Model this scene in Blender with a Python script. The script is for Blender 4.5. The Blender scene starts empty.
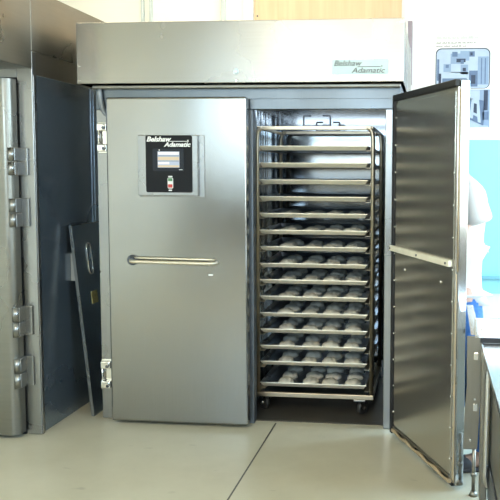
import bpy, bmesh, math, random
from mathutils import Vector, Matrix
random.seed(7)
scene = bpy.context.scene
COL = scene.collection
PI = math.pi

# ------------------------------------------------------------------ materials
def new_mat(name):
    m = bpy.data.materials.new(name); m.use_nodes = True
    nt = m.node_tree; b = nt.nodes['Principled BSDF']
    return m, nt, b

def plain(name, col, rough=.5, metal=0., spec=.5, var=.06, scale=18., bump=0.):
    m, nt, b = new_mat(name)
    b.inputs['Roughness'].default_value = rough; b.inputs['Metallic'].default_value = metal
    b.inputs['Specular IOR Level'].default_value = spec
    tc = nt.nodes.new('ShaderNodeTexCoord'); n = nt.nodes.new('ShaderNodeTexNoise')
    n.inputs['Scale'].default_value = scale; n.inputs['Detail'].default_value = 3
    nt.links.new(tc.outputs['Object'], n.inputs['Vector'])
    r = nt.nodes.new('ShaderNodeValToRGB')
    r.color_ramp.elements[0].position = .3; r.color_ramp.elements[1].position = .7
    r.color_ramp.elements[0].color = tuple(c*(1-var) for c in col)+(1,)
    r.color_ramp.elements[1].color = tuple(min(1, c*(1+var)) for c in col)+(1,)
    nt.links.new(n.outputs['Fac'], r.inputs['Fac']); nt.links.new(r.outputs['Color'], b.inputs['Base Color'])
    if bump:
        bp_ = nt.nodes.new('ShaderNodeBump'); bp_.inputs['Strength'].default_value = bump; bp_.inputs['Distance'].default_value = .01
        nt.links.new(n.outputs['Fac'], bp_.inputs['Height']); nt.links.new(bp_.outputs['Normal'], b.inputs['Normal'])
    return m

def steel(name, col, rough=.3, grain=(140, 140, 2.5), amount=.10, bump=.02, wave=0., metal=1., aniso=None):
    """brushed stainless steel: fine stretched grain in colour and roughness, faint large-scale waviness"""
    m, nt, b = new_mat(name); L = nt.links
    b.inputs['Metallic'].default_value = metal
    if aniso:
        b.inputs['Anisotropic'].default_value = aniso[0]
        tv = nt.nodes.new('ShaderNodeCombineXYZ')
        for k in range(3): tv.inputs[k].default_value = aniso[1][k]
        L.new(tv.outputs[0], b.inputs['Tangent'])
    tc = nt.nodes.new('ShaderNodeTexCoord'); mp = nt.nodes.new('ShaderNodeMapping')
    mp.inputs['Scale'].default_value = grain
    L.new(tc.outputs['Object'], mp.inputs['Vector'])
    n = nt.nodes.new('ShaderNodeTexNoise'); n.inputs['Scale'].default_value = 1.; n.inputs['Detail'].default_value = 4
    L.new(mp.outputs['Vector'], n.inputs['Vector'])
    big = nt.nodes.new('ShaderNodeTexNoise'); big.inputs['Scale'].default_value = 2.2; big.inputs['Detail'].default_value = 3
    L.new(tc.outputs['Object'], big.inputs['Vector'])
    r = nt.nodes.new('ShaderNodeValToRGB')
    r.color_ramp.elements[0].position = .25; r.color_ramp.elements[1].position = .75
    r.color_ramp.elements[0].color = tuple(c*.97 for c in col)+(1,)
    r.color_ramp.elements[1].color = tuple(min(1, c*1.03) for c in col)+(1,)
    L.new(n.outputs['Fac'], r.inputs['Fac']); L.new(r.outputs['Color'], b.inputs['Base Color'])
    mr = nt.nodes.new('ShaderNodeMapRange')
    mr.inputs['To Min'].default_value = rough*(1-amount*2); mr.inputs['To Max'].default_value = rough*(1+amount*2)
    mr.inputs['From Min'].default_value = .3; mr.inputs['From Max'].default_value = .7
    L.new(big.outputs['Fac'], mr.inputs['Value']); L.new(mr.outputs['Result'], b.inputs['Roughness'])
    if wave:
        b2 = nt.nodes.new('ShaderNodeBump'); b2.inputs['Strength'].default_value = wave; b2.inputs['Distance'].default_value = .01
        L.new(big.outputs['Fac'], b2.inputs['Height']); L.new(b2.outputs['Normal'], b.inputs['Normal'])
    return m

def emit(name, col, s):
    m, nt, b = new_mat(name)
    b.inputs['Base Color'].default_value = (.02, .02, .02, 1)
    b.inputs['Emission Color'].default_value = col+(1,); b.inputs['Emission Strength'].default_value = s
    return m

M = {}
M['door_steel'] = steel('brushed_steel_door', (.305, .305, .295), .20, (150, 150, 3))
M['hood_steel'] = steel('brushed_steel_hood', (.34, .335, .315), .27, (3, 3, 150), aniso=(.6, (0, 0, 1)))
M['old_steel'] = steel('worn_steel', (.25, .245, .22), .34, (3, 3, 90), amount=.2)
M['shaded_header_steel'] = steel('shaded_header_steel', (.15, .175, .20), .34)  # darker steel: the hood's shade on the header is put into the colour
M['frame_steel'] = steel('brushed_steel_frame', (.31, .315, .315), .28)
M['inner_steel'] = steel('lining_steel', (.34, .37, .40), .13, (100, 100, 3))
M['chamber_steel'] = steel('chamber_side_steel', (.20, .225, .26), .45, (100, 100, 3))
M['end_steel'] = steel('door_end_steel', (.55, .55, .55), .15, (100, 100, 3))
M['liner_steel'] = steel('inner_door_steel', (.56, .54, .49), .17, (120, 120, 4), wave=.05, metal=.85)
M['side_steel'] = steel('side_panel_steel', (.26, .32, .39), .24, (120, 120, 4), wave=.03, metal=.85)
M['dull_steel'] = steel('dull_steel', (.30, .285, .25), .36)
M['table_steel'] = steel('table_steel', (.62, .63, .64), .22, (4, 120, 120))
M['rack_steel'] = steel('rack_tube_steel', (.44, .385, .30), .32)
M['pan_metal'] = steel('sheet_pan_aluminium', (.50, .53, .58), .30, (60, 60, 60), metal=1.)
M['pan_rim'] = steel('pan_rim_painted_light', (.86, .82, .70), .45, (60, 60, 60), metal=.6)  # cream light reflected by the pans' outer sides is painted into this colour
M['chrome'] = steel('polished_fitting', (.80, .79, .76), .16)
M['handle_metal'] = plain('handle_bar_metal', (.74, .68, .54), .28, .7, var=.03)
M['cream'] = plain('cream_bar', (.92, .87, .72), .38, .0, var=.04)
M['tan'] = plain('tan_gasket_edge', (.50, .39, .25), .5, .2)
M['black'] = plain('black_rubber', (.015, .015, .017), .5)
M['blackface'] = plain('black_panel_face', (.012, .013, .016), .5, spec=.15, var=.02)
M['bezel'] = plain('screen_bezel', (.02, .025, .035), .4, spec=.2)
M['white'] = plain('white_print', (.85, .86, .86), .5, var=.01)
M['ink'] = plain('dark_ink', (.05, .055, .065), .5, var=.02)
M['plate'] = plain('pale_nameplate', (.62, .78, .82), .45, .0, var=.03)
M['knob_dark'] = plain('dark_steel_boss', (.10, .11, .13), .28, .8)
M['green'] = plain('green_rocker', (.10, .26, .12), .35)
M['red'] = plain('red_rocker', (.62, .05, .04), .35)
M['lampwhite'] = plain('white_lens', (.75, .88, .92), .2)
M['floor_in_shade'] = plain('cabinet_floor_shaded', (.055, .05, .042), .45, .0, var=.15, scale=6)  # shade inside the cabinet is painted in as a very dark floor colour
M['tube_grey'] = plain('grey_conduit', (.34, .38, .42), .4, .3)
M['box_grey'] = plain('grey_box', (.50, .51, .50), .45, .2)
M['brass'] = plain('yellowish_plate', (.55, .50, .22), .4, .5, var=.2, scale=60)
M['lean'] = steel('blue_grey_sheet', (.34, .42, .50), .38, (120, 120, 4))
M['caster_black'] = plain('caster_tyre', (.03, .03, .03), .5)
M['ply'] = None
M['shirt'] = plain('white_cotton', (.88, .88, .88), .85, var=.02, bump=.1)
M['jeans'] = plain('blue_denim', (.05, .17, .48), .85, var=.2, scale=60)
M['skin'] = plain('skin', (.68, .42, .33), .5, var=.05)
M['hair'] = plain('brown_hair', (.10, .065, .045), .6, var=.3, scale=60)
M['shoe'] = plain('dark_shoe', (.05, .05, .06), .5)
M['eye'] = plain('eye_white', (.8, .8, .8), .2)
M['paper'] = plain('white_poster_sheet', (.88, .89, .90), .5, var=.01)
M['photo_pale'] = plain('print_pale_blue', (.46, .57, .74), .5, var=.05)
M['photo_light'] = plain('print_light_blue', (.27, .38, .58), .5, var=.05)
M['photo_mid'] = plain('print_mid_blue', (.12, .19, .34), .5, var=.1)
M['photo_dark'] = plain('print_dark_blue', (.035, .055, .11), .5, var=.1)
M['print_grey'] = plain('print_grey', (.16, .17, .19), .5)
M['print_faint'] = plain('print_faint_grey', (.50, .52, .54), .5)
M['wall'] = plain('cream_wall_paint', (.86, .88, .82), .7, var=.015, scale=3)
M['wall_dim'] = plain('darkened_unseen_wall', (.22, .20, .165), .7, var=.02, scale=3)  # unseen walls coloured dark so the steel reflects a dimmer room
M['wall_white'] = plain('white_wall_paint', (.86, .87, .87), .7, var=.01, scale=3)
M['wall_cyan'] = plain('pale_cyan_wall_paint', (.34, .74, .86), .6, var=.02, scale=2)
M['trim_grey'] = plain('grey_trim', (.50, .58, .60), .5)
M['trim_cyan'] = plain('cyan_trim', (.22, .52, .66), .5)
M['ceiling'] = plain('ceiling_paint', (.80, .78, .70), .8, var=.01)
M['duct'] = plain('mauve_grey_duct', (.30, .26, .31), .5, .1)
M['cable'] = plain('white_cable', (.8, .8, .8), .4)
M['screen'] = emit('lit_screen', (.72, .86, 1.), .75)
M['screen_y'] = emit('lit_screen_yellow', (1., .84, .55), .8)
M['screen_w'] = emit('lit_screen_white', (1., 1., 1.), 1.0)
M['screen_d'] = emit('lit_screen_blue', (.30, .48, .62), .4)
M['chamber'] = emit('chamber_lamp_lens', (.80, .92, 1.), 8.)
M['lamp'] = emit('lamp_diffuser', (1., .87, .66), 19.)

# plywood with a soft vertical grain
m, nt, b = new_mat('birch_plywood'); M['ply'] = m
tc = nt.nodes.new('ShaderNodeTexCoord'); mp = nt.nodes.new('ShaderNodeMapping'); mp.inputs['Scale'].default_value = (16, 16, .9)
n = nt.nodes.new('ShaderNodeTexNoise'); n.inputs['Scale'].default_value = 1.6; n.inputs['Detail'].default_value = 5; n.inputs['Distortion'].default_value = .6
r = nt.nodes.new('ShaderNodeValToRGB')
r.color_ramp.elements[0].position = .3; r.color_ramp.elements[0].color = (.62, .46, .29, 1)
r.color_ramp.elements[1].position = .7; r.color_ramp.elements[1].color = (.70, .55, .37, 1)
nt.links.new(tc.outputs['Object'], mp.inputs['Vector']); nt.links.new(mp.outputs['Vector'], n.inputs['Vector'])
nt.links.new(n.outputs['Fac'], r.inputs['Fac']); nt.links.new(r.outputs['Color'], b.inputs['Base Color']); b.inputs['Roughness'].default_value = .5

# dough
m, nt, b = new_mat('raw_dough'); M['dough'] = m
tc = nt.nodes.new('ShaderNodeTexCoord'); n = nt.nodes.new('ShaderNodeTexNoise'); n.inputs['Scale'].default_value = 30; n.inputs['Detail'].default_value = 4
r = nt.nodes.new('ShaderNodeValToRGB')
r.color_ramp.elements[0].position = .3; r.color_ramp.elements[0].color = (.90, .86, .72, 1)
r.color_ramp.elements[1].position = .7; r.color_ramp.elements[1].color = (.95, .92, .82, 1)
bp_ = nt.nodes.new('ShaderNodeBump'); bp_.inputs['Strength'].default_value = .3; bp_.inputs['Distance'].default_value = .006
nt.links.new(tc.outputs['Object'], n.inputs['Vector']); nt.links.new(n.outputs['Fac'], r.inputs['Fac']); nt.links.new(r.outputs['Color'], b.inputs['Base Color'])
nt.links.new(n.outputs['Fac'], bp_.inputs['Height']); nt.links.new(bp_.outputs['Normal'], b.inputs['Normal']); b.inputs['Roughness'].default_value = .55

# painted concrete floor with a saw-cut joint and scattered scuffs
m, nt, b = new_mat('sealed_concrete_floor'); M['floor'] = m; L = nt.links
tc = nt.nodes.new('ShaderNodeTexCoord')
n = nt.nodes.new('ShaderNodeTexNoise'); n.inputs['Scale'].default_value = 2.5; n.inputs['Detail'].default_value = 8; n.inputs['Roughness'].default_value = .65
L.new(tc.outputs['Object'], n.inputs['Vector'])
r = nt.nodes.new('ShaderNodeValToRGB')
r.color_ramp.elements[0].position = .3; r.color_ramp.elements[0].color = (.53, .50, .375, 1)
r.color_ramp.elements[1].position = .7; r.color_ramp.elements[1].color = (.60, .57, .445, 1)
L.new(n.outputs['Fac'], r.inputs['Fac'])
sx = nt.nodes.new('ShaderNodeSeparateXYZ'); L.new(tc.outputs['Object'], sx.inputs[0])
def mth(op, a, bb=None):
    k = nt.nodes.new('ShaderNodeMath'); k.operation = op
    for i, v in enumerate((a, bb)):
        if v is None: continue
        if isinstance(v, (int, float)): k.inputs[i].default_value = v
        else: L.new(v, k.inputs[i])
    return k.outputs[0]
jx = mth('LESS_THAN', mth('ABSOLUTE', mth('ADD', sx.outputs['X'], .143)), .0045)
jx = mth('MULTIPLY', jx, mth('LESS_THAN', sx.outputs['Y'], .03))
# scuffs
v = nt.nodes.new('ShaderNodeTexNoise'); v.inputs['Scale'].default_value = 9; v.inputs['Detail'].default_value = 2
mp = nt.nodes.new('ShaderNodeMapping'); mp.inputs['Scale'].default_value = (.7, 1.6, 1); L.new(tc.outputs['Object'], mp.inputs['Vector']); L.new(mp.outputs['Vector'], v.inputs['Vector'])
sc = nt.nodes.new('ShaderNodeMapRange'); sc.inputs['From Min'].default_value = .70; sc.inputs['From Max'].default_value = .76; sc.inputs['To Max'].default_value = .35
L.new(v.outputs['Fac'], sc.inputs['Value'])
mx = nt.nodes.new('ShaderNodeMix'); mx.data_type = 'RGBA'; mx.inputs['B'].default_value = (.25, .23, .17, 1)
L.new(sc.outputs['Result'], mx.inputs['Factor']); L.new(r.outputs['Color'], mx.inputs['A'])
mx2 = nt.nodes.new('ShaderNodeMix'); mx2.data_type = 'RGBA'; mx2.inputs['B'].default_value = (.05, .048, .035, 1)
L.new(jx, mx2.inputs['Factor']); L.new(mx.outputs['Result'], mx2.inputs['A']); L.new(mx2.outputs['Result'], b.inputs['Base Color'])
b.inputs['Roughness'].default_value = .32; b.inputs['Specular IOR Level'].default_value = .4

# ------------------------------------------------------------------ mesh helpers
def bx(bm, x0, x1, y0, y1, z0, z1, bev=0., seg=2, mi=0, mat=None):
    t = bmesh.new()
    bmesh.ops.create_cube(t, size=1.)
    for v in t.verts:
        v.co = Vector(((x0+x1)/2+v.co.x*(x1-x0), (y0+y1)/2+v.co.y*(y1-y0), (z0+z1)/2+v.co.z*(z1-z0)))
    if bev:
        bmesh.ops.bevel(t, geom=t.edges[:], offset=bev, segments=seg, affect='EDGES', profile=.5)
    merge(bm, t, mi, mat)

def merge(bm, t, mi=0, mat=None):
    mp_ = {}
    for v in t.verts:
        mp_[v] = bm.verts.new(mat @ v.co if mat is not None else v.co)
    for f in t.faces:
        try:
            g = bm.faces.new([mp_[v] for v in f.verts]); g.material_index = mi if mi else f.material_index; g.smooth = f.smooth
        except ValueError:
            pass
    t.free()

def cyl(bm, p0, p1, r0, r1=None, n=16, mi=0, cap=True):
    r1 = r0 if r1 is None else r1
    p0, p1 = Vector(p0), Vector(p1); d = (p1-p0).normalized()
    a = d.orthogonal().normalized(); b_ = d.cross(a)
    A, B = [], []
    for i in range(n):
        t = 2*PI*i/n; o = a*math.cos(t)+b_*math.sin(t)
        A.append(bm.verts.new(p0+o*r0)); B.append(bm.verts.new(p1+o*r1))
    for i in range(n):
        f = bm.faces.new((A[i], A[(i+1) % n], B[(i+1) % n], B[i])); f.smooth = True; f.material_index = mi
    if cap:
        f = bm.faces.new(A[::-1]); f.material_index = mi
        f = bm.faces.new(B); f.material_index = mi

def tube(bm, pts, r, n=10, mi=0, closed=False):
    pts = [Vector(p) for p in pts]; rings = []; N = len(pts)
    ref = None
    for i, p in enumerate(pts):
        if closed: d = (pts[(i+1) % N]-pts[i-1])
        else: d = pts[min(i+1, N-1)]-pts[max(i-1, 0)]
        d.normalize()
        if ref is None: ref = d.orthogonal().normalized()
        ref = (ref-d*ref.dot(d)).normalized(); b_ = d.cross(ref)
        rr = r[i] if isinstance(r, (list, tuple)) else r
        rings.append([bm.verts.new(p+(ref*math.cos(2*PI*k/n)+b_*math.sin(2*PI*k/n))*rr) for k in range(n)])
    for i in range(N if closed else N-1):
        a, c = rings[i], rings[(i+1) % N]
        for k in range(n):
            f = bm.faces.new((a[k], a[(k+1) % n], c[(k+1) % n], c[k])); f.smooth = True; f.material_index = mi
    if not closed:
        f = bm.faces.new(rings[0][::-1]); f.material_index = mi
        f = bm.faces.new(rings[-1]); f.material_index = mi

def bend(pts, rad, seg=6):
    """polyline with its inner corners rounded"""
    pts = [Vector(p) for p in pts]; out = [pts[0]]
    for i in range(1, len(pts)-1):
        a, b_, c = pts[i-1], pts[i], pts[i+1]
        p = b_+(a-b_).normalized()*rad; q = b_+(c-b_).normalized()*rad
        for k in range(seg+1):
            t = k/seg; out.append(p*(1-t)**2+b_*2*t*(1-t)+q*t*t)
    return out+[pts[-1]]

def prism(bm, pts, axis, a, b_, mi=0):
    """2D polygon extruded along an axis; pts are in the other two axes in xyz order"""
    def P(u, v, w):
        return {'x': (w, u, v), 'y': (u, w, v), 'z': (u, v, w)}[axis]
    A = [bm.verts.new(P(u, v, a)) for u, v in pts]; B = [bm.verts.new(P(u, v, b_)) for u, v in pts]
    n = len(pts)
    for i in range(n):
        f = bm.faces.new((A[i], A[(i+1) % n], B[(i+1) % n], B[i])); f.material_index = mi
    f = bm.faces.new(A[::-1]); f.material_index = mi
    f = bm.faces.new(B); f.material_index = mi

def ball(bm, c, r, sx=1, sy=1, sz=1, u=16, v=10, mi=0, mat=None):
    t = bmesh.new(); bmesh.ops.create_uvsphere(t, u_segments=u, v_segments=v, radius=r)
    for w in t.verts: w.co = Vector((c[0]+w.co.x*sx, c[1]+w.co.y*sy, c[2]+w.co.z*sz))
    for f in t.faces: f.smooth = True
    merge(bm, t, mi, mat)

def wloc(o):
    l = Vector((0, 0, 0))
    while o is not None:
        l += o.location; o = o.parent
    return l

def obj(name, bm, mats, parent=None, origin=None, xf=None):
    """link a bmesh given in world coordinates as ONE mesh object"""
    if xf is not None: bm.transform(xf)
    off = Vector(origin) if origin else (Vector((0, 0, 0)))
    base = wloc(parent) if parent else Vector((0, 0, 0))
    bmesh.ops.recalc_face_normals(bm, faces=bm.faces[:])
    bm.transform(Matrix.Translation(-(off if origin else base)))
    me = bpy.data.meshes.new(name); bm.to_mesh(me); bm.free()
    for m_ in (mats if isinstance(mats, (list, tuple)) else [mats]): me.materials.append(m_)
    o = bpy.data.objects.new(name, me); COL.objects.link(o)
    if parent:
        o.parent = parent
        if origin: o.location = off-base
    elif origin: o.location = off
    return o

def tag(o, label, cat, group=None):
    o['label'] = label; o['category'] = cat
    if group: o['group'] = group
    return o

def thing(name, label, cat, loc, group=None):
    o = bpy.data.objects.new(name, None); COL.objects.link(o); o.location = loc
    o.empty_display_size = .1
    return tag(o, label, cat, group)

def struct(name, bm, m_):
    o = obj(name, bm, m_); o['kind'] = 'structure'; return o

def text_mesh(txt, size, shear=.28, bold=.02, depth=.0008):
    """lettering as a bmesh lying in x/z, facing -y, left baseline at the origin"""
    cu = bpy.data.curves.new('txt', 'FONT'); cu.body = txt; cu.size = size; cu.shear = shear
    cu.offset = bold*size; cu.extrude = depth; cu.resolution_u = 4
    o = bpy.data.objects.new('txt', cu); COL.objects.link(o)
    dg = bpy.context.evaluated_depsgraph_get()
    me = bpy.data.meshes.new_from_object(o.evaluated_get(dg))
    bm = bmesh.new(); bm.from_mesh(me)
    bpy.data.objects.remove(o); bpy.data.curves.remove(cu); bpy.data.meshes.remove(me)
    bm.transform(Matrix.Rotation(PI/2, 4, 'X'))
    return bm

def fit_text(bm, txt, x0, x1, z0, z1, y, mi=0, **kw):
    """lettering scaled to a box, sitting on plane y"""
    t = text_mesh(txt, 1., **kw)
    xs = [v.co.x for v in t.verts]; zs = [v.co.z for v in t.verts]
    a, c = min(xs), max(xs); lo, hi = min(zs), max(zs)
    for v in t.verts:
        v.co = Vector((x0+(v.co.x-a)/(c-a)*(x1-x0), y+v.co.y*.6, z0+(v.co.z-lo)/(hi-lo)*(z1-z0)))
    for f in t.faces: f.material_index = mi
    merge(bm, t, mi)

NB = bmesh.new

# ------------------------------------------------------------------ room shell
RX0, RX1, RY0, RY1, RZ = -3.2, 3.6, -8.0, 2.0, 3.4
b = NB(); bx(b, RX0-.2, RX1+.2, RY0-.2, RY1+.2, -.12, 0); struct('floor', b, M['floor'])
b = NB(); bx(b, RX0-.2, RX1+.2, RY0-.2, RY1+.2, RZ, RZ+.12); struct('ceiling', b, M['ceiling'])
# back wall: cream on the left, white on the right
b = NB()
bx(b, RX0-.2, .48, RY1, RY1+.15, 0, RZ, mi=0); bx(b, .48, RX1+.2, RY1, RY1+.15, 0, RZ, mi=1)
struct('wall_back', b, [M['wall'], M['wall_white']])
b = NB(); bx(b, RX0-.15, RX0, RY0, RY1, 0, RZ); struct('wall_left', b, M['wall'])

def wall_with_hole(axis, pos, th, a0, a1, h0, h1, w0, w1):
    b = NB()
    def P(u0, u1, z0, z1):
        if axis == 'x': bx(b, pos, pos+th, u0, u1, z0, z1)
        else: bx(b, u0, u1, pos, pos+th, z0, z1)
    P(a0, h0, 0, RZ); P(h1, a1, 0, RZ); P(h0, h1, 0, w0); P(h0, h1, w1, RZ)
    return b
FW = (-2.9, 2.1, 1.55, 3.1)
RWS = ((-4.6, -2.2, 1.0, 3.2), (-1.0, 1.75, .35, 3.25))
b = NB()
yy = RY0
for (u0, u1, z0, z1) in RWS:
    bx(b, RX1, RX1+.15, yy, u0, 0, RZ); bx(b, RX1, RX1+.15, u0, u1, 0, z0); bx(b, RX1, RX1+.15, u0, u1, z1, RZ); yy = u1
bx(b, RX1, RX1+.15, yy, RY1, 0, RZ)
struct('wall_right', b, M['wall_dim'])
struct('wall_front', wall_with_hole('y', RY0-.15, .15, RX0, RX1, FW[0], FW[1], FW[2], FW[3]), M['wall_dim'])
# window frames in the two openings
for i, (u0, u1, z0, z1) in enumerate(RWS):
    b = NB()
    for yy in (u0, (u0+u1)/2-.03, u1-.06): bx(b, RX1+.03, RX1+.09, yy, yy+.06, z0, z1)
    for zz in (z0, z1-.06): bx(b, RX1+.03, RX1+.09, u0, u1, zz, zz+.06)
    struct('window_%d' % (i+1), b, M['trim_grey'])
b = NB()
for xx in (FW[0], -1.2, .2, FW[1]-.06): bx(b, xx, xx+.06, RY0-.10, RY0-.04, FW[2], FW[3])
for zz in (FW[2], FW[3]-.06): bx(b, FW[0], FW[1], RY0-.10, RY0-.04, zz, zz+.06)
struct('window_3', b, M['trim_grey'])
# upright trims on the cream part of the back wall
for i, (x0, x1, mm) in enumerate(((-1.672, -1.648, 'trim_grey'), (-1.60, -1.578, 'trim_grey'), (-.992, -.955, 'trim_grey'), (-.80, -.72, 'wall_white'))):
    b = NB(); bx(b, x0, x1, RY1-.03, RY1, 0, RZ, .003); struct('trim_%d' % (i+1), b, M[mm])
# pale cyan panelling low on the white wall with its rails
b = NB(); bx(b, 1.045, RX1, RY1-.02, RY1, .50, 1.745); struct('trim_5', b, M['wall_cyan'])
b = NB(); bx(b, 1.045, RX1, RY1-.05, RY1-.02, .62, .65, .004); struct('trim_6', b, M['trim_cyan'])

# ------------------------------------------------------------------ main cabinet (proofer)
HX0, HX1, HZ0, HZ1 = -1.253, .597, 1.972, 2.312
CX0, CX1 = -1.197, .575
CB = 1.16
PR = thing('proofing_cabinet', 'large double-door stainless steel bakery proofing cabinet, right door standing open on a rack of trays', 'proofing cabinet', (-.33, .5, 0))
b = NB(); bx(b, HX0, HX1, -.12, CB, HZ0, HZ1, .004); hood = obj('hood', b, M['hood_steel'], PR)
for px_, pz in ((-1.238, 1.99), (-1.238, 2.07), (.583, 1.995), (.583, 2.29), (-.332, 1.985)):
    b = NB(); cyl(b, (px_, -.12, pz), (px_, -.1225, pz), .006, .005, 10)
    obj('rivet', b, M['chrome'], hood)
b = NB(); cyl(b, (-.332, -.12, 2.034), (-.332, -.126, 2.034), .017, .016, 20); cyl(b, (-.332, -.126, 2.034), (-.332, -.131, 2.034), .013, .008, 20)
obj('indicator_lamp', b, M['lampwhite'], PR)
# shelf lip under the hood and header over the doors
b = NB(); bx(b, CX0, CX1, 0, .06, 1.836, HZ0, .003); bx(b, CX0+.02, CX1-.02, -.006, 0, 1.836, 1.895, .002); obj('header', b, M['shaded_header_steel'], PR)
b = NB(); bx(b, CX0, CX1, -.05, 0, 1.952, HZ0-.001, .004); obj('drip_rail', b, M['dull_steel'], PR)
b = NB(); bx(b, CX0, -1.08, 0, .08, .0, 1.836, .004); obj('door_post', b, M['frame_steel'], PR)
b = NB(); bx(b, .492, CX1, 0, .08, .0, 1.836, .004); obj('door_post', b, M['frame_steel'], PR)
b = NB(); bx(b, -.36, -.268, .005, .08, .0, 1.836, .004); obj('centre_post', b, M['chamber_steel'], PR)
b = NB(); bx(b, CX0, CX0+.05, .08, CB, .0, HZ0); obj('side_panel', b, M['side_steel'], PR)
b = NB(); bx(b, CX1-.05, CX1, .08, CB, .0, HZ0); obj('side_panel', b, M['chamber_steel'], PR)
b = NB(); bx(b, CX0+.05, CX1-.05, CB-.06, CB, .0, HZ0)
obj('back_panel', b, M['inner_steel'], PR)
b = NB(); bx(b, CX0+.05, CX1-.05, .06, CB-.06, 1.90, 1.97); obj('ceiling_panel', b, M['inner_steel'], PR)
b = NB(); bx(b, -.37, CX1-.05, .06, CB-.06, 0, .006); obj('floor_plate', b, M['floor_in_shade'], PR)
# partition with upright duct ribs left of the rack
b = NB(); bx(b, -.42, -.40, .08, CB-.06, .006, 1.90)
for yy in (.25, .45, .62, .80, .95): bx(b, -.40, -.385, yy, yy+.03, .01, 1.89, .003)
obj('air_duct_panel', b, M['inner_steel'], PR)
for xx in (-.345, .47):
    b = NB(); cyl(b, (xx, CB-.06, 1.80), (xx, CB-.075, 1.80), .018, .014, 14)
    obj('bolt', b, M['black'], PR)

b = NB(); bx(b, -.375, .44, .10, .17, 1.875, 1.90, .005); obj('chamber_lamp', b, M['chamber'], PR)

# closed left door
DX0, DX1, DZ0, DZ1 = -1.098, -.2818, .019, 1.8986
b = NB(); bx(b, DX0, DX1, -.10, -.028, DZ0, DZ1, .012, 4); dl = obj('door', b, M['door_steel'], PR)
b = NB(); bx(b, DX0+.012, DX1-.012, -.028, 0, DZ0-.006, DZ1-.02); obj('gasket', b, M['black'], dl)
b = NB()
c0 = (-.95, -.10, .972); cyl(b, c0, (c0[0], -.118, c0[2]), .032, .029, 24); cyl(b, (c0[0], -.118, c0[2]), (c0[0], -.135, c0[2]), .024, .018, 24)
obj('handle_boss', b, M['knob_dark'], dl)
b = NB()
pts = [(-.955, -.135, .968), (-.93, -.142, .967), (-.50, -.142, .962), (-.478, -.138, .962), (-.462, -.125, .962), (-.456, -.10, .962)]
tube(b, bend(pts, .012), .0105, 12)
tube(b, [(-.945, -.116, .985), (-.90, -.116, .985), (-.50, -.112, .981), (-.465, -.10, .978)], .007, 8)
obj('handle_bar', b, M['handle_metal'], dl)
b = NB(); bx(b, -.505, -.480, -.1012, -.10, .889, .897); obj('sticker', b, M['white'], dl)
# hinges
def hinge(z0, z1, x0, x1):
    zc = (z0+z1)/2
    b = NB(); bx(b, x0, x1, -.012, 0, z0, z1, .003); h = obj('hinge', b, M['chrome'], PR)
    for zz in (z0+.03, z1-.03):
        b = NB(); bx(b, x0+.005, x1-.002, -.045, -.012, zz-.022, zz+.022, .006)
        cyl(b, (x1-.022, -.045, zz), (x1-.022, -.055, zz), .017, .015, 16); obj('hinge_knuckle', b, M['chrome'], h)
        b = NB(); cyl(b, (x1-.016, -.055, zz-.004), (x1-.016, -.058, zz-.004), .009, .009, 12); obj('hinge_bolt', b, M['knob_dark'], h)
    b = NB(); cyl(b, (x0+.014, -.030, z0+.02), (x0+.014, -.030, z1-.02), .008, None, 12); obj('hinge_pin', b, M['chrome'], h)
hinge(1.585, 1.764, -1.185, -1.118)
hinge(.185, .363, -1.192, -1.124)
b = NB(); tube(b, bend([(-1.165, -.02, 1.972), (-1.163, -.02, 1.90), (-1.14, -.03, 1.82), (-1.09, -.05, 1.79)], .03), .014, 10); obj('conduit', b, M['tube_grey'], PR)

# control panel on the left door
b = NB(); bx(b, -.902, -.520, -.106, -.10, 1.336, 1.684, .002); bx(b, -.902, -.552, -.125, -.106, 1.342, 1.684, .004)
cp = obj('control_panel', b, M['frame_steel'], PR)
def rrect(x0, x1, z0, z1, r, n=5):
    o = []
    for cx_, cz_, a0 in ((x1-r, z1-r, 0), (x0+r, z1-r, PI/2), (x0+r, z0+r, PI), (x1-r, z0+r, 1.5*PI)):
        for k in range(n+1):
            a = a0+PI/2*k/n; o.append((cx_+r*math.cos(a), cz_+r*math.sin(a)))
    return o
b = NB(); prism(b, rrect(-.855, -.585, 1.362, 1.682, .010), 'y', -.127, -.124); obj('black_face', b, M['blackface'], cp)
b = NB(); prism(b, rrect(-.812, -.632, 1.482, 1.608, .008), 'y', -.133, -.127); obj('screen_bezel', b, M['bezel'], cp)
b = NB()
bx(b, -.783, -.657, -.1336, -.133, 1.502, 1.592, mi=0)
bx(b, -.781, -.659, -.1340, -.1334, 1.574, 1.589, mi=2); bx(b, -.781, -.659, -.1340, -.1334, 1.543, 1.562, mi=1)
bx(b, -.781, -.715, -.1340, -.1334, 1.520, 1.534, mi=2); bx(b, -.712, -.661, -.1340, -.1334, 1.521, 1.531, mi=0)
bx(b, -.781, -.659, -.1340, -.1334, 1.5655, 1.569, mi=3); bx(b, -.781, -.659, -.1340, -.1334, 1.537, 1.540, mi=3)
bx(b, -.781, -.659, -.1340, -.1334, 1.504, 1.515, mi=1)
obj('touchscreen', b, [M['screen'], M['screen_y'], M['screen_w'], M['screen_d']], cp)
b = NB(); prism(b, rrect(-.728, -.697, 1.384, 1.446, .008), 'y', -.130, -.127, 0)
bx(b, -.725, -.700, -.134, -.130, 1.426, 1.443, .002, mi=1); bx(b, -.725, -.700, -.134, -.130, 1.408, 1.426, .002, mi=0); bx(b, -.725, -.700, -.135, -.130, 1.389, 1.408, .002, mi=2)
obj('rocker_switch', b, [M['white'], M['green'], M['red']], cp)
b = NB()
fit_text(b, 'Belshaw', -.848, -.704, 1.647, 1.676, -.1278, bold=.035)
obj('lettering', b, M['white'], cp); b = NB()
fit_text(b, 'Adamatic', -.748, -.592, 1.618, 1.645, -.1278, bold=.035)
obj('lettering', b, M['white'], cp)
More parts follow.
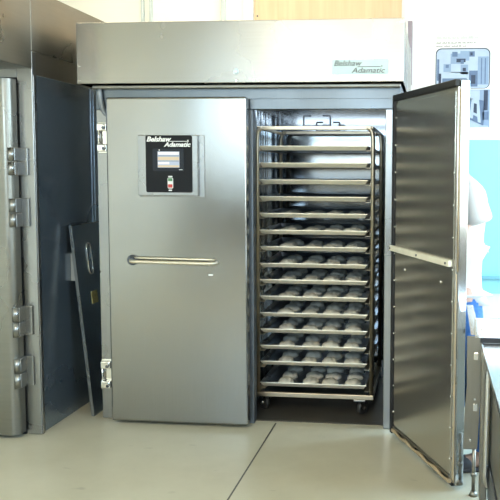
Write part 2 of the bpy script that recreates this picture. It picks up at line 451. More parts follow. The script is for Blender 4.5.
for nm, q in (('logo_rule', (-.715, -.603, 1.6475, 1.6505)), ('logo_dot', (-.612, -.605, 1.652, 1.657)), ('switch_caption', (-.725, -.701, 1.449, 1.455)), ('switch_caption', (-.723, -.704, 1.371, 1.378))):
    b = NB(); bx(b, q[0], q[1], -.1284, -.127, q[2], q[3]); obj(nm, b, M['white'], cp)
for q in ((-.660, -.640, 1.4885, 1.492), (-.776, -.770, 1.597, 1.603)):
    b = NB(); bx(b, q[0], q[1], -.1336, -.133, q[2], q[3]); obj('bezel_mark', b, M['white'], cp)

# nameplate on the hood
b = NB(); prism(b, rrect(.204, .512, 2.013, 2.093, .003), 'y', -.1235, -.12); npl = obj('nameplate', b, M['plate'], PR)
b = NB()
fit_text(b, 'Belshaw', .216, .368, 2.058, 2.087, -.1240, bold=.004)
obj('lettering', b, M['ink'], npl); b = NB()
fit_text(b, 'Adamatic', .312, .494, 2.020, 2.048, -.1240, bold=.004)
obj('lettering', b, M['ink'], npl)
b = NB(); bx(b, .345, .470, -.1244, -.1235, 2.0515, 2.0545); obj('logo_rule', b, M['ink'], npl)
b = NB(); bx(b, .474, .479, -.1244, -.1235, 2.053, 2.059); obj('logo_dot', b, M['ink'], npl)

# open right door, built flat then swung about its hinge line. local: u along width (x), n thickness (+y away), z
OA = .4109
hx, hy = .546, -.10
dvec = Vector((math.sin(OA), -math.cos(OA), 0)); nvec = Vector((math.cos(OA), math.sin(OA), 0))
XF = Matrix(((dvec.x, nvec.x, 0, hx), (dvec.y, nvec.y, 0, hy), (0, 0, 1, 0), (0, 0, 0, 1)))
DW = .811
b = NB(); bx(b, .0, DW, .012, .056, DZ0, DZ1, .005, 3); dr = obj('door', b, M['frame_steel'], PR, xf=XF)
b = NB(); bx(b, DW-.001, DW+.002, .014, .054, DZ0+.004, DZ1-.004, .001); obj('end_face', b, M['end_steel'], dr, xf=XF)
b = NB(); bx(b, .03, DW-.004, .0, .013, DZ0+.03, DZ1-.03, .004); bx(b, .042, DW-.020, -.004, 0, DZ0+.055, DZ1-.05, .002)
obj('inner_panel', b, M['liner_steel'], dr, xf=XF)
b = NB()
bx(b, -.002, .030, -.012, .014, DZ0, DZ1, .005); bx(b, -.002, DW-.01, -.012, .014, DZ1-.032, DZ1+.002, .005); bx(b, .0, DW-.01, .000, .014, DZ0, DZ0+.012, .003)
obj('gasket', b, M['black'], dr, xf=XF)
b = NB()
zs = [DZ0+.02+i*.02 for i in range(int((1.02-DZ0-.02)/.02)+1)]
def wav(z): return -.004+.007*abs(math.sin(z*PI/.19))**4
tube(b, [(DW-.002, .004-wav(z)*.5, z) for z in zs], [.0035+wav(z)*.3 for z in zs], 8)
tube(b, [(DW-.001, .010, z) for z in (1.03, 1.4, DZ1-.04)], .003, 8)
us = [.03+i*.02 for i in range(int((DW-.05)/.02)+1)]
tube(b, [(u, -.004, DZ0+.018+.004*math.sin(u*33)) for u in us], [.009+.002*math.sin(u*33) for u in us], 8)
obj('edge_strip', b, M['tan'], dr, xf=XF)
b = NB(); bx(b, .034, DW-.03, -.006, 0, DZ0+.036, DZ0+.048, .002); obj('bottom_rail', b, M['dull_steel'], dr, xf=XF)
b = NB(); bx(b, .004, .784, -.026, -.004, 1.050, 1.081, .004); cb = obj('crossbar', b, M['cream'], dr, xf=XF)
for u in (.02, .40, .752):
    b = NB(); cyl(b, (u, -.026, 1.065), (u, -.030, 1.065), .006, .005, 10)
    obj('panel_screw', b, M['knob_dark'], dr, xf=XF)
spots = [(u, DZ0+.13+i*.148, .0065) for i in range(12) for u in (.040, DW-.024)]+[(.191, .966, .010), (.655, .963, .010)]
for u, z, rr in spots:
    b = NB(); cyl(b, (u, -.004, z), (u, -.009, z), rr, rr*.8, 10); obj('panel_screw', b, M['chrome'], dr, xf=XF)

# ------------------------------------------------------------------ left cabinet
FX, FY = -1.408, -.33
FC = thing('freezer_cabinet', 'tall stainless steel cabinet with barrel-hinged door, cut off by the left edge of the photo', 'cabinet', (-2.0, .4, 0))
FXL, FBK = -2.55, 1.25
b = NB(); bx(b, FXL, FX, -.78, FY, 2.032, 2.462, .004); obj('hood', b, M['old_steel'], FC)
b = NB(); bx(b, FXL, FX, FY+.002, FBK, 2.128, 2.462, .003); obj('top_panel', b, M['old_steel'], FC)
b = NB(); bx(b, FXL, FX-.008, FY+.004, FBK, 2.004, 2.128); obj('band_panel', b, M['dull_steel'], FC)
b = NB(); bx(b, -1.497, FX, FY, FY+.045, 0, 2.126, .004); bx(b, FX-.002, FX+.004, FY+.008, FY+.026, .0, 2.0, .002); obj('door_post', b, M['frame_steel'], FC)
b = NB(); bx(b, FXL, -1.497, FY, FY+.06, 1.985, 2.126, .003); obj('header', b, M['frame_steel'], FC)
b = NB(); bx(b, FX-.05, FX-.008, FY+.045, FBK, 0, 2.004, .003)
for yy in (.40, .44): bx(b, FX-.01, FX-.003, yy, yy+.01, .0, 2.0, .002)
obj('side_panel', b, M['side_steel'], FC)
b = NB(); bx(b, FXL, FX-.05, FBK-.04, FBK, 0, 2.004); bx(b, FXL, FXL+.05, FY+.05, FBK-.04, 0, 2.004); obj('unseen_rear_panel', b, M['frame_steel'], FC)
b = NB(); bx(b, FXL+.05, -1.500, FY-.004, FY+.03, .0, 1.985); obj('gasket', b, M['black'], FC)
b = NB()
prism(b, [(-2.5, -.345), (-2.5, -.425), (-1.535, -.425)]+[(-1.535+.042*math.sin(a*PI/16), -.383-.042*math.cos(a*PI/16)) for a in range(1, 9)]+[(-1.493, -.345)], 'z', .022, 1.972)
fd = obj('door', b, M['old_steel'], FC)
for z0, z1 in ((1.456, 1.604), (1.175, 1.33), (.57, .734), (.285, .451)):
    b = NB(); bx(b, -1.500, -1.440, -.344, FY, z0, z1, .003); h = obj('hinge', b, M['frame_steel'], FC)
    zm = (z0+z1)/2
    for a, c in ((z0, zm-.002), (zm+.002, z1)):
        b = NB(); cyl(b, (-1.500, -.405, a), (-1.500, -.405, c), .019, None, 18); bx(b, -1.500, -1.478, -.405, -.343, a, c, .003)
        obj('hinge_barrel', b, M['frame_steel'], h)
b = NB(); bx(b, FX-.01, FX+.030, .085, .205, .815, .982, .004); obj('junction_box', b, M['box_grey'], FC)

# leaning sheet between the cabinets
LP = thing('leaning_panel', 'dark blue-grey metal panel with a recessed latch leaning in the gap between the two cabinets', 'panel', (-1.27, .35, 0))
H = 1.158; tilt = math.atan2(.118, H)
XL = Matrix.Translation((-1.256, 0, 0)) @ Matrix.Rotation(-tilt, 4, 'Y')
Ls = H/math.cos(tilt)
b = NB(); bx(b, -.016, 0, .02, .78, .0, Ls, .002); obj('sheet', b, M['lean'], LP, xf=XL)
b = NB(); bx(b, -.017, .001, .014, .024, .004, Ls, .001); bx(b, -.017, .001, .02, .78, Ls-.006, Ls+.001, .001); obj('edge_trim', b, M['frame_steel'], LP, xf=XL)
b = NB()
oval = [(.004, .20+.036*math.cos(a*PI/12)*.8, .945+(.06 if math.sin(a*PI/12) > 0 else -.06)+.036*math.sin(a*PI/12)) for a in range(24)]
tube(b, oval, .004, 8, closed=True)
bx(b, 0, .006, .165, .235, .941, .948, .001)
obj('latch_ring', b, M['chrome'], LP, xf=XL)
b = NB(); bx(b, 0, .004, .168, .250, .665, .742, .001); obj('label_plate', b, M['brass'], LP, xf=XL)

# ------------------------------------------------------------------ pan rack
RK = thing('pan_rack', 'wheeled steel bakery rack holding a full stack of trays inside the open cabinet', 'rack', (.055, .59, 0))
XA, XB, YA, YB = -.294, .406, .223, .955
pr = .0135
def hoop(y):
    b = NB()
    return b
for (y, zt) in ((YA, 1.742), (YB, 1.751)):
    b = NB(); tube(b, [(XA+.03, y, zt), (XB-.03, y, zt)], .011, 10); bx(b, XA+.015, XB-.01, y-.011, y+.011, zt-.011, zt+.011, .003)
    obj('top_bar', b, M['rack_steel'], RK)
    for x, s in ((XA, 1), (XB, -1)):
        b = NB()
        pts = bend([(x+s*.035, y, zt), (x+s*.008, y, zt-.004), (x, y, zt-.07), (x, y, .115)], .03)
        tube(b, pts, pr, 10); obj('post', b, M['rack_steel'], RK)
for x in (XA, XB):
    s = 1 if x < 0 else -1
    b = NB(); bx(b, x+s*.01-.01, x+s*.01+.01, YA, YB, 1.735, 1.753, .003); obj('top_side_bar', b, M['rack_steel'], RK)
b = NB()
for y in (YA, YB): bx(b, XA-.006, XB+.014, y-.014, y+.014, .104, .132, .003)
for x in (XA, XB): bx(b, x-.014, x+.014, YA, YB, .104, .132, .003)
obj('base_frame', b, M['rack_steel'], RK)
TZ = []
z = 1.6241
for i in range(15):
    if i: z -= .1338 if i == 14 else .1016
    TZ.append(z)
PANH = .027
for i, zc in enumerate(TZ):
    zb = zc-PANH/2
    for x, s in ((XA, 1), (XB, -1)):
        b = NB()
        xa = x+s*.012
        bx(b, min(xa, xa+s*.030), max(xa, xa+s*.030), YA-.004, YB, zb-.0045, zb-.002)
        bx(b, min(xa, xa+s*.003), max(xa, xa+s*.003), YA-.004, YB, zb-.002, zb+.016)
        obj('runner', b, M['rack_steel'], RK)
# hooks on the top bars
for y, z0, x0, x1, hh in ((YA, 1.753, -.010, .150, .062), (YB, 1.762, -.042, .118, .060)):
    b = NB(); tube(b, bend([(x0+.045, y, z0+hh), (x0, y, z0+hh), (x0, y, z0), (x1, y, z0), (x1, y, z0+hh), (x1-.045, y, z0+hh)], .008), .0055, 8)
    obj('hook_bracket', b, M['knob_dark'], RK)
for x, y, a in ((XA+.045, YA+.055, .9), (XB-.072, YA+.015, -.5), (XA+.04, YB-.04, .2), (XB-.045, YB-.04, .5)):
    b = NB(); bx(b, x-.035, x+.035, y-.035, y+.035, .094, .104, .002); cyl(b, (x, y, .094), (x, y, .082), .018, None, 14)
    ca, sa = math.cos(a), math.sin(a)
    Mx = Matrix.Translation((x, y, 0)) @ Matrix.Rotation(a, 4, 'Z')
    for s in (-1, 1):
        t = NB(); prism(t, [(-.022, .085), (.022, .085), (.040, .038), (.028, .028), (.016, .034)], 'x', s*.017-.002, s*.017+.002)
        # prism in y/z: swing so the trail runs along local y
        merge(b, t, 0, Mx)
    c = obj('caster', b, M['frame_steel'], RK)
    b = NB()
    t = NB(); cyl(t, (-.014, .030, .043), (.014, .030, .043), .043, None, 24); merge(b, t, 0, Mx)
    obj('caster_wheel', b, M['caster_black'], c)
    b = NB(); t = NB(); cyl(t, (-.021, .030, .043), (.021, .030, .043), .012, None, 14); merge(b, t, 0, Mx)
    obj('caster_axle', b, M['chrome'], c)

# ------------------------------------------------------------------ sheet pans
PX, PY0, PW, PD = .0446, .2479, .66, .66
def pan_mesh():
    b = NB(); w, d, h, sl = PW/2, PD/2, PANH, .016
    def ring(x, y, z): return [b.verts.new((sx_*x, sy_*y, z)) for sx_, sy_ in ((-1, -1), (1, -1), (1, 1), (-1, 1))]
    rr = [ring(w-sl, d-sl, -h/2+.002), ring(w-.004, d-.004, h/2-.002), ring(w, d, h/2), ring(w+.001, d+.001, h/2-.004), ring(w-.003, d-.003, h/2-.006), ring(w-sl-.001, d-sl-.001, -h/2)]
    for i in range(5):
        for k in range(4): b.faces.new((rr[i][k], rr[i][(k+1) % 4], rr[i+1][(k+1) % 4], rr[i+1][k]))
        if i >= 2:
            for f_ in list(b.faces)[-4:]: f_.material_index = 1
    b.faces.new(rr[0]); b.faces.new(rr[5][::-1])
    bmesh.ops.recalc_face_normals(b, faces=b.faces[:])
    ed = [e for e in b.edges if abs(e.verts[0].co.z-e.verts[1].co.z) > .002 and abs(e.verts[0].co.x) > .2]
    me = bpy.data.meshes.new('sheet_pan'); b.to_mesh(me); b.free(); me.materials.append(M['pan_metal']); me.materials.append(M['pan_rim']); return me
pan_me = pan_mesh()
ORD = ['topmost', 'second', 'third', 'fourth', 'fifth', 'sixth', 'seventh', 'eighth', 'ninth', 'tenth', 'eleventh', 'twelfth', 'thirteenth', 'fourteenth', 'lowest']
def tray_name(i):
    if i == 0: return 'topmost tray'
    if i == 14: return 'lowest tray'
    return ORD[i]+' tray from the top'
for i, zc in enumerate(TZ):
    o = bpy.data.objects.new('sheet_pan', pan_me); COL.objects.link(o)
    dx = random.uniform(-.004, .004)
    o.location = (PX+dx, PY0+PD/2+random.uniform(-.006, .008), zc)
    if i == 0: lb = 'aluminium sheet pan on the rack, topmost of its stack, just under the top bar'
    elif i == 14: lb = 'aluminium sheet pan of dough pieces, lowest of the stack, just above the rack wheels'
    else: lb = 'aluminium sheet pan on the rack, %s of fifteen' % (ORD[i]+' from the top')
    tag(o, lb, 'baking tray', 'sheet pans on the rack')

# dough pieces
def dough_mesh(seed):
    rnd = random.Random(seed)
    b = NB(); bmesh.ops.create_icosphere(b, subdivisions=4, radius=1.)
    ph, k = rnd.uniform(0, 6), rnd.uniform(2.6, 3.6)
    a1, a2 = rnd.uniform(-.5, .5), rnd.uniform(0, 6)
    for v in b.verts:
        x, y, z_ = v.co
        ang = math.atan2(y, x)
        rr = 1+.05*math.sin(2*ang+ph)+.04*math.sin(3*ang+a2)
        g = abs(math.sin((x*.9+y*a1)*k+ph))
        top = max(0, z_)
        zz = (top**.75)*(.80+.20*g**.5) if z_ > 0 else 0.02*z_
        edge = 1-.12*(1-g)*(.4+.6*abs(y))
        v.co = Vector((x*.053*rr*edge, y*.078*rr, zz*.034))
    for f in b.faces: f.smooth = True
    me = bpy.data.meshes.new('dough_piece'); b.to_mesh(me); b.free(); me.materials.append(M['dough']); return me
doughs = [dough_mesh(s) for s in (3, 11, 19, 27)]
colx = [-.33+.146, -.33+.296, -.33+.425, -.33+.560]
CN = ['left', 'second-from-left', 'second-from-right', 'right']
RN = ['front', 'second', 'third', 'rear']
for i, zc in enumerate(TZ):
    nrow = 0 if i < 2 else (2 if i < 4 else (3 if i < 8 else 4))
    scl = .62 if i < 4 else (.85 if i == 4 else 1.)
    for rw in range(nrow):
        for c in range(4):
            o = bpy.data.objects.new('dough_piece', random.choice(doughs)); COL.objects.link(o)
            o.location = (PX+colx[c]+random.uniform(-.008, .008), PY0+.105+rw*.15+random.uniform(-.006, .006), zc-PANH/2+.0022)
            o.rotation_euler = (0, 0, random.uniform(-.12, .12)+random.choice((0, PI)))
            s = random.uniform(.92, 1.05); o.scale = (s, s*.96, s*scl*random.uniform(.9, 1.1))
            tag(o, 'pale raw dough piece, %s row, %s column, %s' % (RN[rw], CN[c], tray_name(i)), 'dough', 'raw dough pieces on the trays')

# ------------------------------------------------------------------ work table at the right
TB = thing('work_table', 'stainless steel work table with raised backsplash and brackets, cut off by the right edge', 'table', (1.35, -1.6, 0))
TYB = -.90
b = NB()
prism(b, [(.924, .748), (.982, .748), (.996, .690), (.978, .226), (.914, .226), (.918, .40), (.927, .52), (.924, .62)], 'y', TYB-.004, TYB+.004)
cpn = obj('corner_plate', b, M['dull_steel'], TB)
b = NB()
for z0 in (.640, .405): bx(b, .955, .975, TYB-.010, TYB-.004, z0, z0+.034, .002)
for x, zz in ((.962, .46), (.945, .27)): cyl(b, (x, TYB-.004, zz), (x, TYB-.009, zz), .006, .005, 10)
obj('catch_plate', b, M['chrome'], cpn)
b = NB(); cyl(b, (.965, TYB+.02, .02), (.965, TYB+.02, .25), .009, None, 12); cyl(b, (.965, TYB+.02, 0), (.965, TYB+.02, .022), .022, .012, 14); cyl(b, (.965, TYB+.02, .09), (.965, TYB+.02, .11), .014, None, 6)
obj('levelling_foot', b, M['dull_steel'], TB)
b = NB(); tube(b, bend([(1.025, -1.02, .70), (1.012, -1.03, .60), (1.008, -1.03, .14), (1.02, -1.02, .10)], .03), .013, 12); obj('corner_tube', b, M['table_steel'], TB)
b = NB(); bx(b, .985, 1.016, -1.0, -.93, .02, .70, .004); obj('leg', b, M['dull_steel'], TB)
b = NB(); bx(b, .990, 1.018, -2.75, -2.69, .0, .70, .004); obj('leg', b, M['dull_steel'], TB)
b = NB(); bx(b, 1.78, 1.82, -2.75, -2.69, .0, .70, .004); obj('leg', b, M['dull_steel'], TB)
b = NB(); bx(b, 1.78, 1.82, -.97, -.92, .0, .70, .004); obj('leg', b, M['dull_steel'], TB)
b = NB(); bx(b, 1.02, 1.80, -.955, -.945, .06, .70); obj('unseen_rear_panel', b, M['dull_steel'], TB)  # unseen panel added so the open door's end reflects something dark
b = NB(); bx(b, 1.030, 1.040, -2.69, -.955, .20, .70); obj('side_panel', b, M['dull_steel'], TB)
b = NB(); bx(b, 1.022, 1.045, -2.69, -.955, .03, .196, .003); obj('kick_panel', b, M['knob_dark'], TB)
b = NB(); bx(b, .984, 1.85, -2.78, -.92, .700, .722, .003); bx(b, .984, .992, -2.78, -.92, .722, .728, .001); obj('table_top', b, M['table_steel'], TB)
b = NB(); bx(b, .958, 1.85, -.916, -.898, .742, .832, .003); bs = obj('backsplash', b, M['table_steel'], TB)
b = NB(); bx(b, .985, 1.012, -.930, -.916, .755, .795, .003); cyl(b, (.992, -.93, .775), (.992, -.94, .775), .008, None, 10); obj('bracket', b, M['chrome'], bs)
b = NB(); bx(b, .982, 1.85, -.920, -.90, .722, .742); obj('gap_seal', b, M['black'], TB)
b = NB(); prism(b, [(.919, .888), (.948, .888), (.984, .752), (.941, .752)], 'y', -.896, -.890); obj('slanted_guard', b, M['table_steel'], TB)

# ------------------------------------------------------------------ things on the back wall
t = thing('plywood_board', 'pale birch plywood board on the wall above the proofing cabinet', 'board', (-.11, RY1-.01, 0))
b = NB(); bx(b, -.712, .492, RY1-.024, RY1-.002, 0, 3.35, .002); obj('sheet', b, M['ply'], t)
b = NB(); cyl(b, (-.687, RY1-.022, 2.75), (-.687, RY1-.026, 2.75), .009, .007, 10); obj('screw', b, M['knob_dark'], t)

ps = thing('wall_poster', 'white wall poster with two bluish photographs of bakery machines and small grey lines of text', 'poster', (.92, RY1-.004, 1.82))
YW = RY1-.004
b = NB(); bx(b, .52, 1.45, YW, RY1-.0005, 1.812, 3.3); obj('sheet', b, M['paper'], ps)
def rect(b, x0, x1, z0, z1, mi, lay): bx(b, x0, x1, YW-.0006*lay-.0004, YW, z0, z1, mi=mi)
b = NB()
X0, X1, Z0, Z1 = .772, 1.198, 2.155, 2.472
prism(b, rrect(X0-.004, X1+.004, Z0-.0, Z1+.004, .045), 'y', YW-.0005, YW, 3)
prism(b, rrect(X0+.004, X1-.004, Z0+.004, Z1-.004, .04), 'y', YW-.001, YW, 0)
rnd = random.Random(5)
def R2(x0, x1, z0, z1, mi, lay):
    w, h = X1-X0, Z1-Z0; rect(b, X0+x0*w, X0+x1*w, Z0+z0*h, Z0+z1*h, mi, lay)
R2(.27, .52, .62, .88, 1, 2); R2(.30, .40, .80, .92, 2, 3); R2(.45, .62, .70, .94, 1, 3); R2(.62, .72, .80, .93, 2, 4); R2(.64, .68, .83, .90, 3, 5)
R2(.38, .55, .66, .75, 3, 4); R2(.46, .52, .62, .72, 2, 5)
R2(.78, .98, .10, .80, 1, 2); R2(.84, .86, .12, .76, 2, 3); R2(.91, .93, .12, .76, 2, 3); R2(.62, .78, .05, .45, 2, 2); R2(.66, .74, .12, .34, 3, 3)
R2(.02, .06, .20, .74, 2, 2); R2(.05, .10, .05, .38, 3, 3); R2(.10, .60, .26, .42, 0, 4); R2(.12, .58, .16, .26, 2, 3); R2(.14, .28, .42, .62, 1, 3); R2(.28, .46, .40, .55, 0, 4)
R2(.46, .60, .36, .60, 1, 4); R2(.50, .56, .44, .52, 3, 5); R2(.18, .24, .52, .60, 2, 4)
obj('printed_photo', b, [M['photo_pale'], M['photo_light'], M['photo_mid'], M['photo_dark']], ps)
b = NB()
X0, X1, Z0, Z1 = .80, 1.205, 1.846, 2.148
rect(b, X0, X1, Z0, Z1, 1, 1)
R2(.56, .80, .72, .98, 0, 2); R2(.88, .96, .45, .98, 3, 2); R2(.86, .98, .20, .42, 2, 2)
def poly(pts, mi, lay):
    prism(b, [(X0+u*(X1-X0), Z0+v*(Z1-Z0)) for u, v in pts], 'y', YW-.0006*lay-.0004, YW, mi)
poly([(.58, .22), (.88, .04), (.90, .70), (.60, .78)], 2, 2)
poly([(.60, .26), (.64, .72), (.72, .80), (.79, .72), (.83, .12), (.77, .14), (.76, .28), (.68, .33), (.67, .23)], 0, 3)
poly([(.68, .40), (.75, .36), (.745, .62), (.69, .64)], 3, 4)
poly([(.60, .22), (.86, .06), (.98, .04), (.98, .0), (.56, .0)], 0, 2)
obj('printed_photo', b, [M['photo_pale'], M['photo_light'], M['photo_mid'], M['photo_dark']], ps)
def dashes(x0, x1, z, h, mi):
    x = x0; b = NB()
    while x < x1:
        w = rnd.uniform(.018, .055); w = min(w, x1-x)
        # a word: short upright strokes closely set
        u = x
        while u < x+w-.003:
            k = rnd.uniform(.6, 1.15); bx(b, u, u+.0042, YW-.0008, YW, z, z+h*k, mi=mi); u += .0075
        x += w+.008
    obj('printed_text', b, [M['print_grey'], M['print_faint']], ps)
dashes(.772, 1.115, 2.548, .022, 1); dashes(.772, 1.085, 2.512, .013, 0); dashes(.772, 1.010, 2.486, .013, 0)

t = thing('wall_duct', 'narrow mauve-grey upright duct on the white wall beside the end of the hood', 'duct', (.62, RY1-.02, 2.18))
b = NB(); bx(b, .530, .580, RY1-.045, RY1-.004, 2.185, 2.69, .004); obj('body', b, M['duct'], t)
b = NB(); cyl(b, (.555, RY1-.045, 2.47), (.555, RY1-.06, 2.47), .012, None, 10); obj('cable_clip', b, M['cable'], t)
b = NB(); tube(b, [(.536, RY1-.055, 2.70), (.540, RY1-.055, 2.56), (.556, RY1-.058, 2.47), (.552, RY1-.055, 2.36), (.560, RY1-.055, 2.21)], .006, 8); obj('cable', b, M['cable'], t)

# ------------------------------------------------------------------ person behind the open door
def skin_mesh(name, pts, edges, rad, mats, parent, sub=2, root=0, flat=None):
    me = bpy.data.meshes.new(name); me.from_pydata([tuple(p) for p in pts], edges, []); me.update()
    o = bpy.data.objects.new(name, me); COL.objects.link(o)
    o.modifiers.new('s', 'SKIN'); me.skin_vertices[0]
    for i, r_ in enumerate(rad):
        sv = me.skin_vertices[0].data[i]; sv.radius = r_ if isinstance(r_, tuple) else (r_, r_); sv.use_root = (i == root)
    md = o.modifiers.new('u', 'SUBSURF'); md.levels = sub; md.render_levels = sub
    dg = bpy.context.evaluated_depsgraph_get(); dg.update()
    m2 = bpy.data.meshes.new_from_object(o.evaluated_get(dg))
    bpy.data.objects.remove(o); bpy.data.meshes.remove(me)
    b = NB(); b.from_mesh(m2); bpy.data.meshes.remove(m2)
    for f in b.faces: f.smooth = True
    return b
# local frame: person faces -y', x' to their left... built facing local -Y then turned to face the door
PC = Vector((.880, -.24, 0)); face = Matrix.Translation(PC) @ Matrix.Rotation(-PI/2+.25, 4, 'Z')
pn = thing('person', 'person in a white short-sleeved shirt and blue jeans standing behind the open door', 'person', PC)
V = []; E_ = []; Rd = []
def add(p, r_, par=None):
    V.append(p); Rd.append(r_)
    if par is not None: E_.append((par, len(V)-1))
    return len(V)-1
pel = add((0, .01, .93), (.15, .105)); w1 = add((0, .005, 1.08), (.135, .10), pel); ch = add((0, .01, 1.25), (.165, .115), w1)
nb = add((0, .012, 1.42), (.085, .07), ch); nk = add((0, -.02, 1.49), .055, nb); hd0 = add((0, -.065, 1.55), (.068, .08), nk); hd1 = add((0, -.07, 1.635), (.074, .088), hd0); add((0, -.062, 1.69), (.045, .055), hd1)
hands = []
LEG = {1: (.215, .335, .06), -1: (.10, .10, 0)}
for s in (-1, 1):
    sh = add((s*.175, .02, 1.385), .062, ch if False else nb)
    el = add((s*.235, -.05, 1.12), .046, sh); ml = add((s*.21, -.11, 1.05), .038, el); wr = add((s*.12, -.14, .98), .029, ml)
    pa = add((s*.10, -.155, .93), (.036, .020), wr); hands.append((s, pa))
    kx, ax, ay = LEG[s]
    hp = add((s*.088, .01, .86), .092, pel); kn = add((s*kx, -.005+ay*.6, .48), .062, hp); cf = add((s*(kx*.6+ax*.4), .01+ay*.75, .33), .056, kn); an = add((s*ax, .03+ay, .085), .040, cf)
    add((s*(ax+.005), -.04+ay, .045), (.042, .032), an); add((s*(ax+.01), -.12+ay, .035), (.040, .026), len(V)-1)
body = skin_mesh('body', V, E_, Rd, None, None)
# fingers and thumb on each hand, face features
for s, pa in hands:
    px_, py_, pz_ = V[pa]
    for k, (off, ln) in enumerate(((-.027, .062), (-.009, .072), (.009, .068), (.026, .055))):
        t = NB(); a = (px_+off, py_, pz_-.02); m1 = (px_+off*1.1, py_-.004, pz_-.02-ln*.55); m2 = (px_+off*1.1, py_+.010, pz_-.02-ln*.9); e = (px_+off*1.05, py_+.026, pz_-.02-ln)
        tube(t, [a, m1, m2, e], [.0095, .009, .008, .0055], 8); merge(body, t)
    t = NB(); tube(t, [(px_-s*.024, py_, pz_+.025), (px_-s*.050, py_-.006, pz_-.005), (px_-s*.050, py_+.002, pz_-.036)], [.011, .0095, .007], 8); merge(body, t)
t = NB(); tube(t, [(0, -.152, 1.63), (0, -.172, 1.595), (0, -.152, 1.588)], [.008, .013, .010], 8); merge(body, t)
for s in (-1, 1): ball(body, (s*.078, -.06, 1.605), .026, .35, .7, 1.1)
bo = obj('body', body, M['skin'], pn, xf=face)
b = NB()
for s in (-1, 1): ball(b, (s*.030, -.140, 1.625), .011, 1, .7, .7)
obj('eye', b, M['eye'], pn, xf=face)
b = NB(); tube(b, [(-.022, -.146, 1.562), (0, -.151, 1.560), (.022, -.146, 1.562)], .0045, 6); obj('mouth', b, M['red'], pn, xf=face)
b = NB(); ball(b, (0, -.04, 1.655), .094, .90, 1.02, .82)
for v in b.verts:
    if v.co.y < -.085 and v.co.z < 1.675: v.co.y = -.085+(v.co.y+.085)*.2
obj('hair', b, M['hair'], pn, xf=face)
# shirt
V = []; E_ = []; Rd = []
h0 = add((0, .01, .855), (.186, .148)); h1 = add((0, .01, .95), (.172, .132), h0); h2 = add((0, .008, 1.08), (.165, .128), h1); h3 = add((0, .025, 1.25), (.185, .155), h2); h4 = add((0, .02, 1.40), (.125, .105), h3); add((0, -.002, 1.47), (.076, .072), h4)
for s in (-1, 1):
    a = add((s*.178, .022, 1.375), .078, h4); a2 = add((s*.213, .045, 1.26), .088, a); add((s*.218, .055, 1.215), .095, a2)
sb = skin_mesh('shirt', V, E_, Rd, None, None, root=1)
obj('shirt', sb, M['shirt'], pn, xf=face)
V = []; E_ = []; Rd = []
p0 = add((0, .01, .97), (.165, .122)); p1 = add((0, .01, .88), (.172, .130), p0)
for s in (-1, 1):
    a = add((s*.10, .01, .80), .128, p1); kx, ax, ay = LEG[s]; c = add((s*kx, -.003+ay*.6, .48), .077, a); d = add((s*(kx*.5+ax*.5), .015+ay*.8, .28), .073, c); add((s*ax, .025+ay, .06), .068, d)
jb = skin_mesh('jeans', V, E_, Rd, None, None)
obj('jeans', jb, M['jeans'], pn, xf=face)
for s in (-1, 1):
    kx, ax, ay = LEG[s]; b = NB(); bx(b, s*ax-.048, s*ax+.048, -.18+ay, .085+ay, 0, .022, .010)
    ball(b, (s*ax, -.10+ay, .03), .05, .92, 1.55, .95); ball(b, (s*ax, .02+ay, .045), .05, .9, 1.3, 1.1)
    for v in b.verts: v.co.z = max(v.co.z, 0)
    obj('shoe', b, M['shoe'], pn, xf=face)

# ------------------------------------------------------------------ lights
def unseen_ceiling_light(x, y, lx, ly, lab, zz=RZ):
    t = thing('unseen_ceiling_light', lab, 'ceiling light', (x, y, zz-.08), 'ceiling lights above the room')
    b = NB(); bx(b, x-lx/2-.03, x+lx/2+.03, y-ly/2-.03, y+ly/2+.03, zz-.055, zz, .004); obj('housing', b, M['wall_white'], t)
    b = NB(); bx(b, x-lx/2, x+lx/2, y-ly/2, y+ly/2, zz-.075, zz-.055, .004); obj('diffuser', b, M['lamp'], t)
unseen_ceiling_light(-.75, -5.8, .22, 3.4, 'long lit ceiling lamp running away over the middle of the room')
unseen_ceiling_light(.2, -5.3, 3.2, 1.0, 'added unseen ceiling lamp crossing over the floor before the cabinets')  # unseen lamp, placed and widened to brighten the dough on the trays
unseen_ceiling_light(-.9, 1.2, 2.6, .25, 'added unseen ceiling lamp above the back wall behind the cabinets')  # unseen lamp added to brighten the upper back wall and plywood

SKY0, SKY1 = 10.0, 15.0
w = bpy.data.worlds.new('sky'); scene.world = w; w.use_nodes = True
nt = w.node_tree; bg = nt.nodes['Background']
tc = nt.nodes.new('ShaderNodeTexCoord'); sp = nt.nodes.new('ShaderNodeSeparateXYZ'); rp = nt.nodes.new('ShaderNodeValToRGB')
nt.links.new(tc.outputs['Generated'], sp.inputs[0]); nt.links.new(sp.outputs['Z'], rp.inputs['Fac'])
e = rp.color_ramp.elements
e[0].position = .0; e[0].color = (.50, .52, .48, 1); e[1].position = .5; e[1].color = (.50, .76, 1., 1)
x_ = e.new(.06); x_.color = (.66, .87, 1., 1)
nt.links.new(rp.outputs['Color'], bg.inputs['Color'])
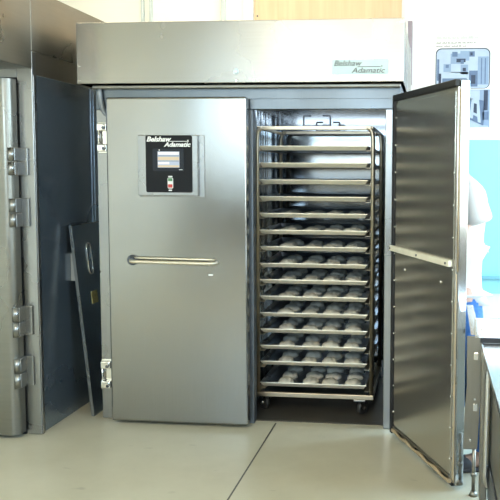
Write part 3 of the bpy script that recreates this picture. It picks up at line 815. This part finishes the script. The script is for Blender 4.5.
# the sky is brighter towards the low sun, off to the right
dp = nt.nodes.new('ShaderNodeVectorMath'); dp.operation = 'DOT_PRODUCT'; dp.inputs[1].default_value = Vector((1., -.12, .22)).normalized()
nt.links.new(tc.outputs['Generated'], dp.inputs[0])
gl = nt.nodes.new('ShaderNodeMapRange'); gl.interpolation_type = 'SMOOTHSTEP'
gl.inputs['From Min'].default_value = .3; gl.inputs['From Max'].default_value = 1.; gl.inputs['To Min'].default_value = SKY0; gl.inputs['To Max'].default_value = SKY1
nt.links.new(dp.outputs['Value'], gl.inputs['Value']); nt.links.new(gl.outputs['Result'], bg.inputs['Strength'])

def portal(loc, rot, sx_, sy_):
    l = bpy.data.lights.new('portal', 'AREA'); l.shape = 'RECTANGLE'; l.size = sx_; l.size_y = sy_; l.cycles.is_portal = True
    o = bpy.data.objects.new('window_portal', l); COL.objects.link(o); o.location = loc; o.rotation_euler = rot
for (u0, u1, z0, z1) in RWS: portal((RX1+.14, (u0+u1)/2, (z0+z1)/2), (0, PI/2, 0), z1-z0, u1-u0)
portal(((FW[0]+FW[1])/2, RY0-.14, (FW[2]+FW[3])/2), (PI/2, 0, 0), FW[1]-FW[0], FW[3]-FW[2])

# ------------------------------------------------------------------ camera
yaw, pitch, roll, f = -.1059, .0817, .0051, 777.71
fw = Vector((math.sin(yaw)*math.cos(pitch), math.cos(yaw)*math.cos(pitch), -math.sin(pitch)))
rt = Vector((math.cos(yaw), -math.sin(yaw), 0)); up = rt.cross(fw)
r2 = rt*math.cos(roll)+up*math.sin(roll); u2 = -rt*math.sin(roll)+up*math.cos(roll)
cam = bpy.data.cameras.new('camera'); co = bpy.data.objects.new('camera', cam); COL.objects.link(co)
co.matrix_world = Matrix(((r2.x, u2.x, -fw.x, .7626), (r2.y, u2.y, -fw.y, -4.3947), (r2.z, u2.z, -fw.z, 1.4816), (0, 0, 0, 1)))
cam.sensor_width = 36.; cam.lens = f/500*36.; cam.sensor_fit = 'HORIZONTAL'
cam.shift_x = (250-350.14)/500; cam.shift_y = -(250-235.8)/500
cam.clip_start = .05
scene.camera = co
vs = scene.view_settings
vs.view_transform = 'Standard'; vs.look = 'None'; vs.gamma = 1.; vs.exposure = -.08; vs.use_curve_mapping = False
scene.cycles.use_denoising = True
scene.cycles.use_adaptive_sampling = False
scene.cycles.sample_clamp_indirect = 5.
scene.cycles.caustics_reflective = False
scene.cycles.caustics_refractive = False
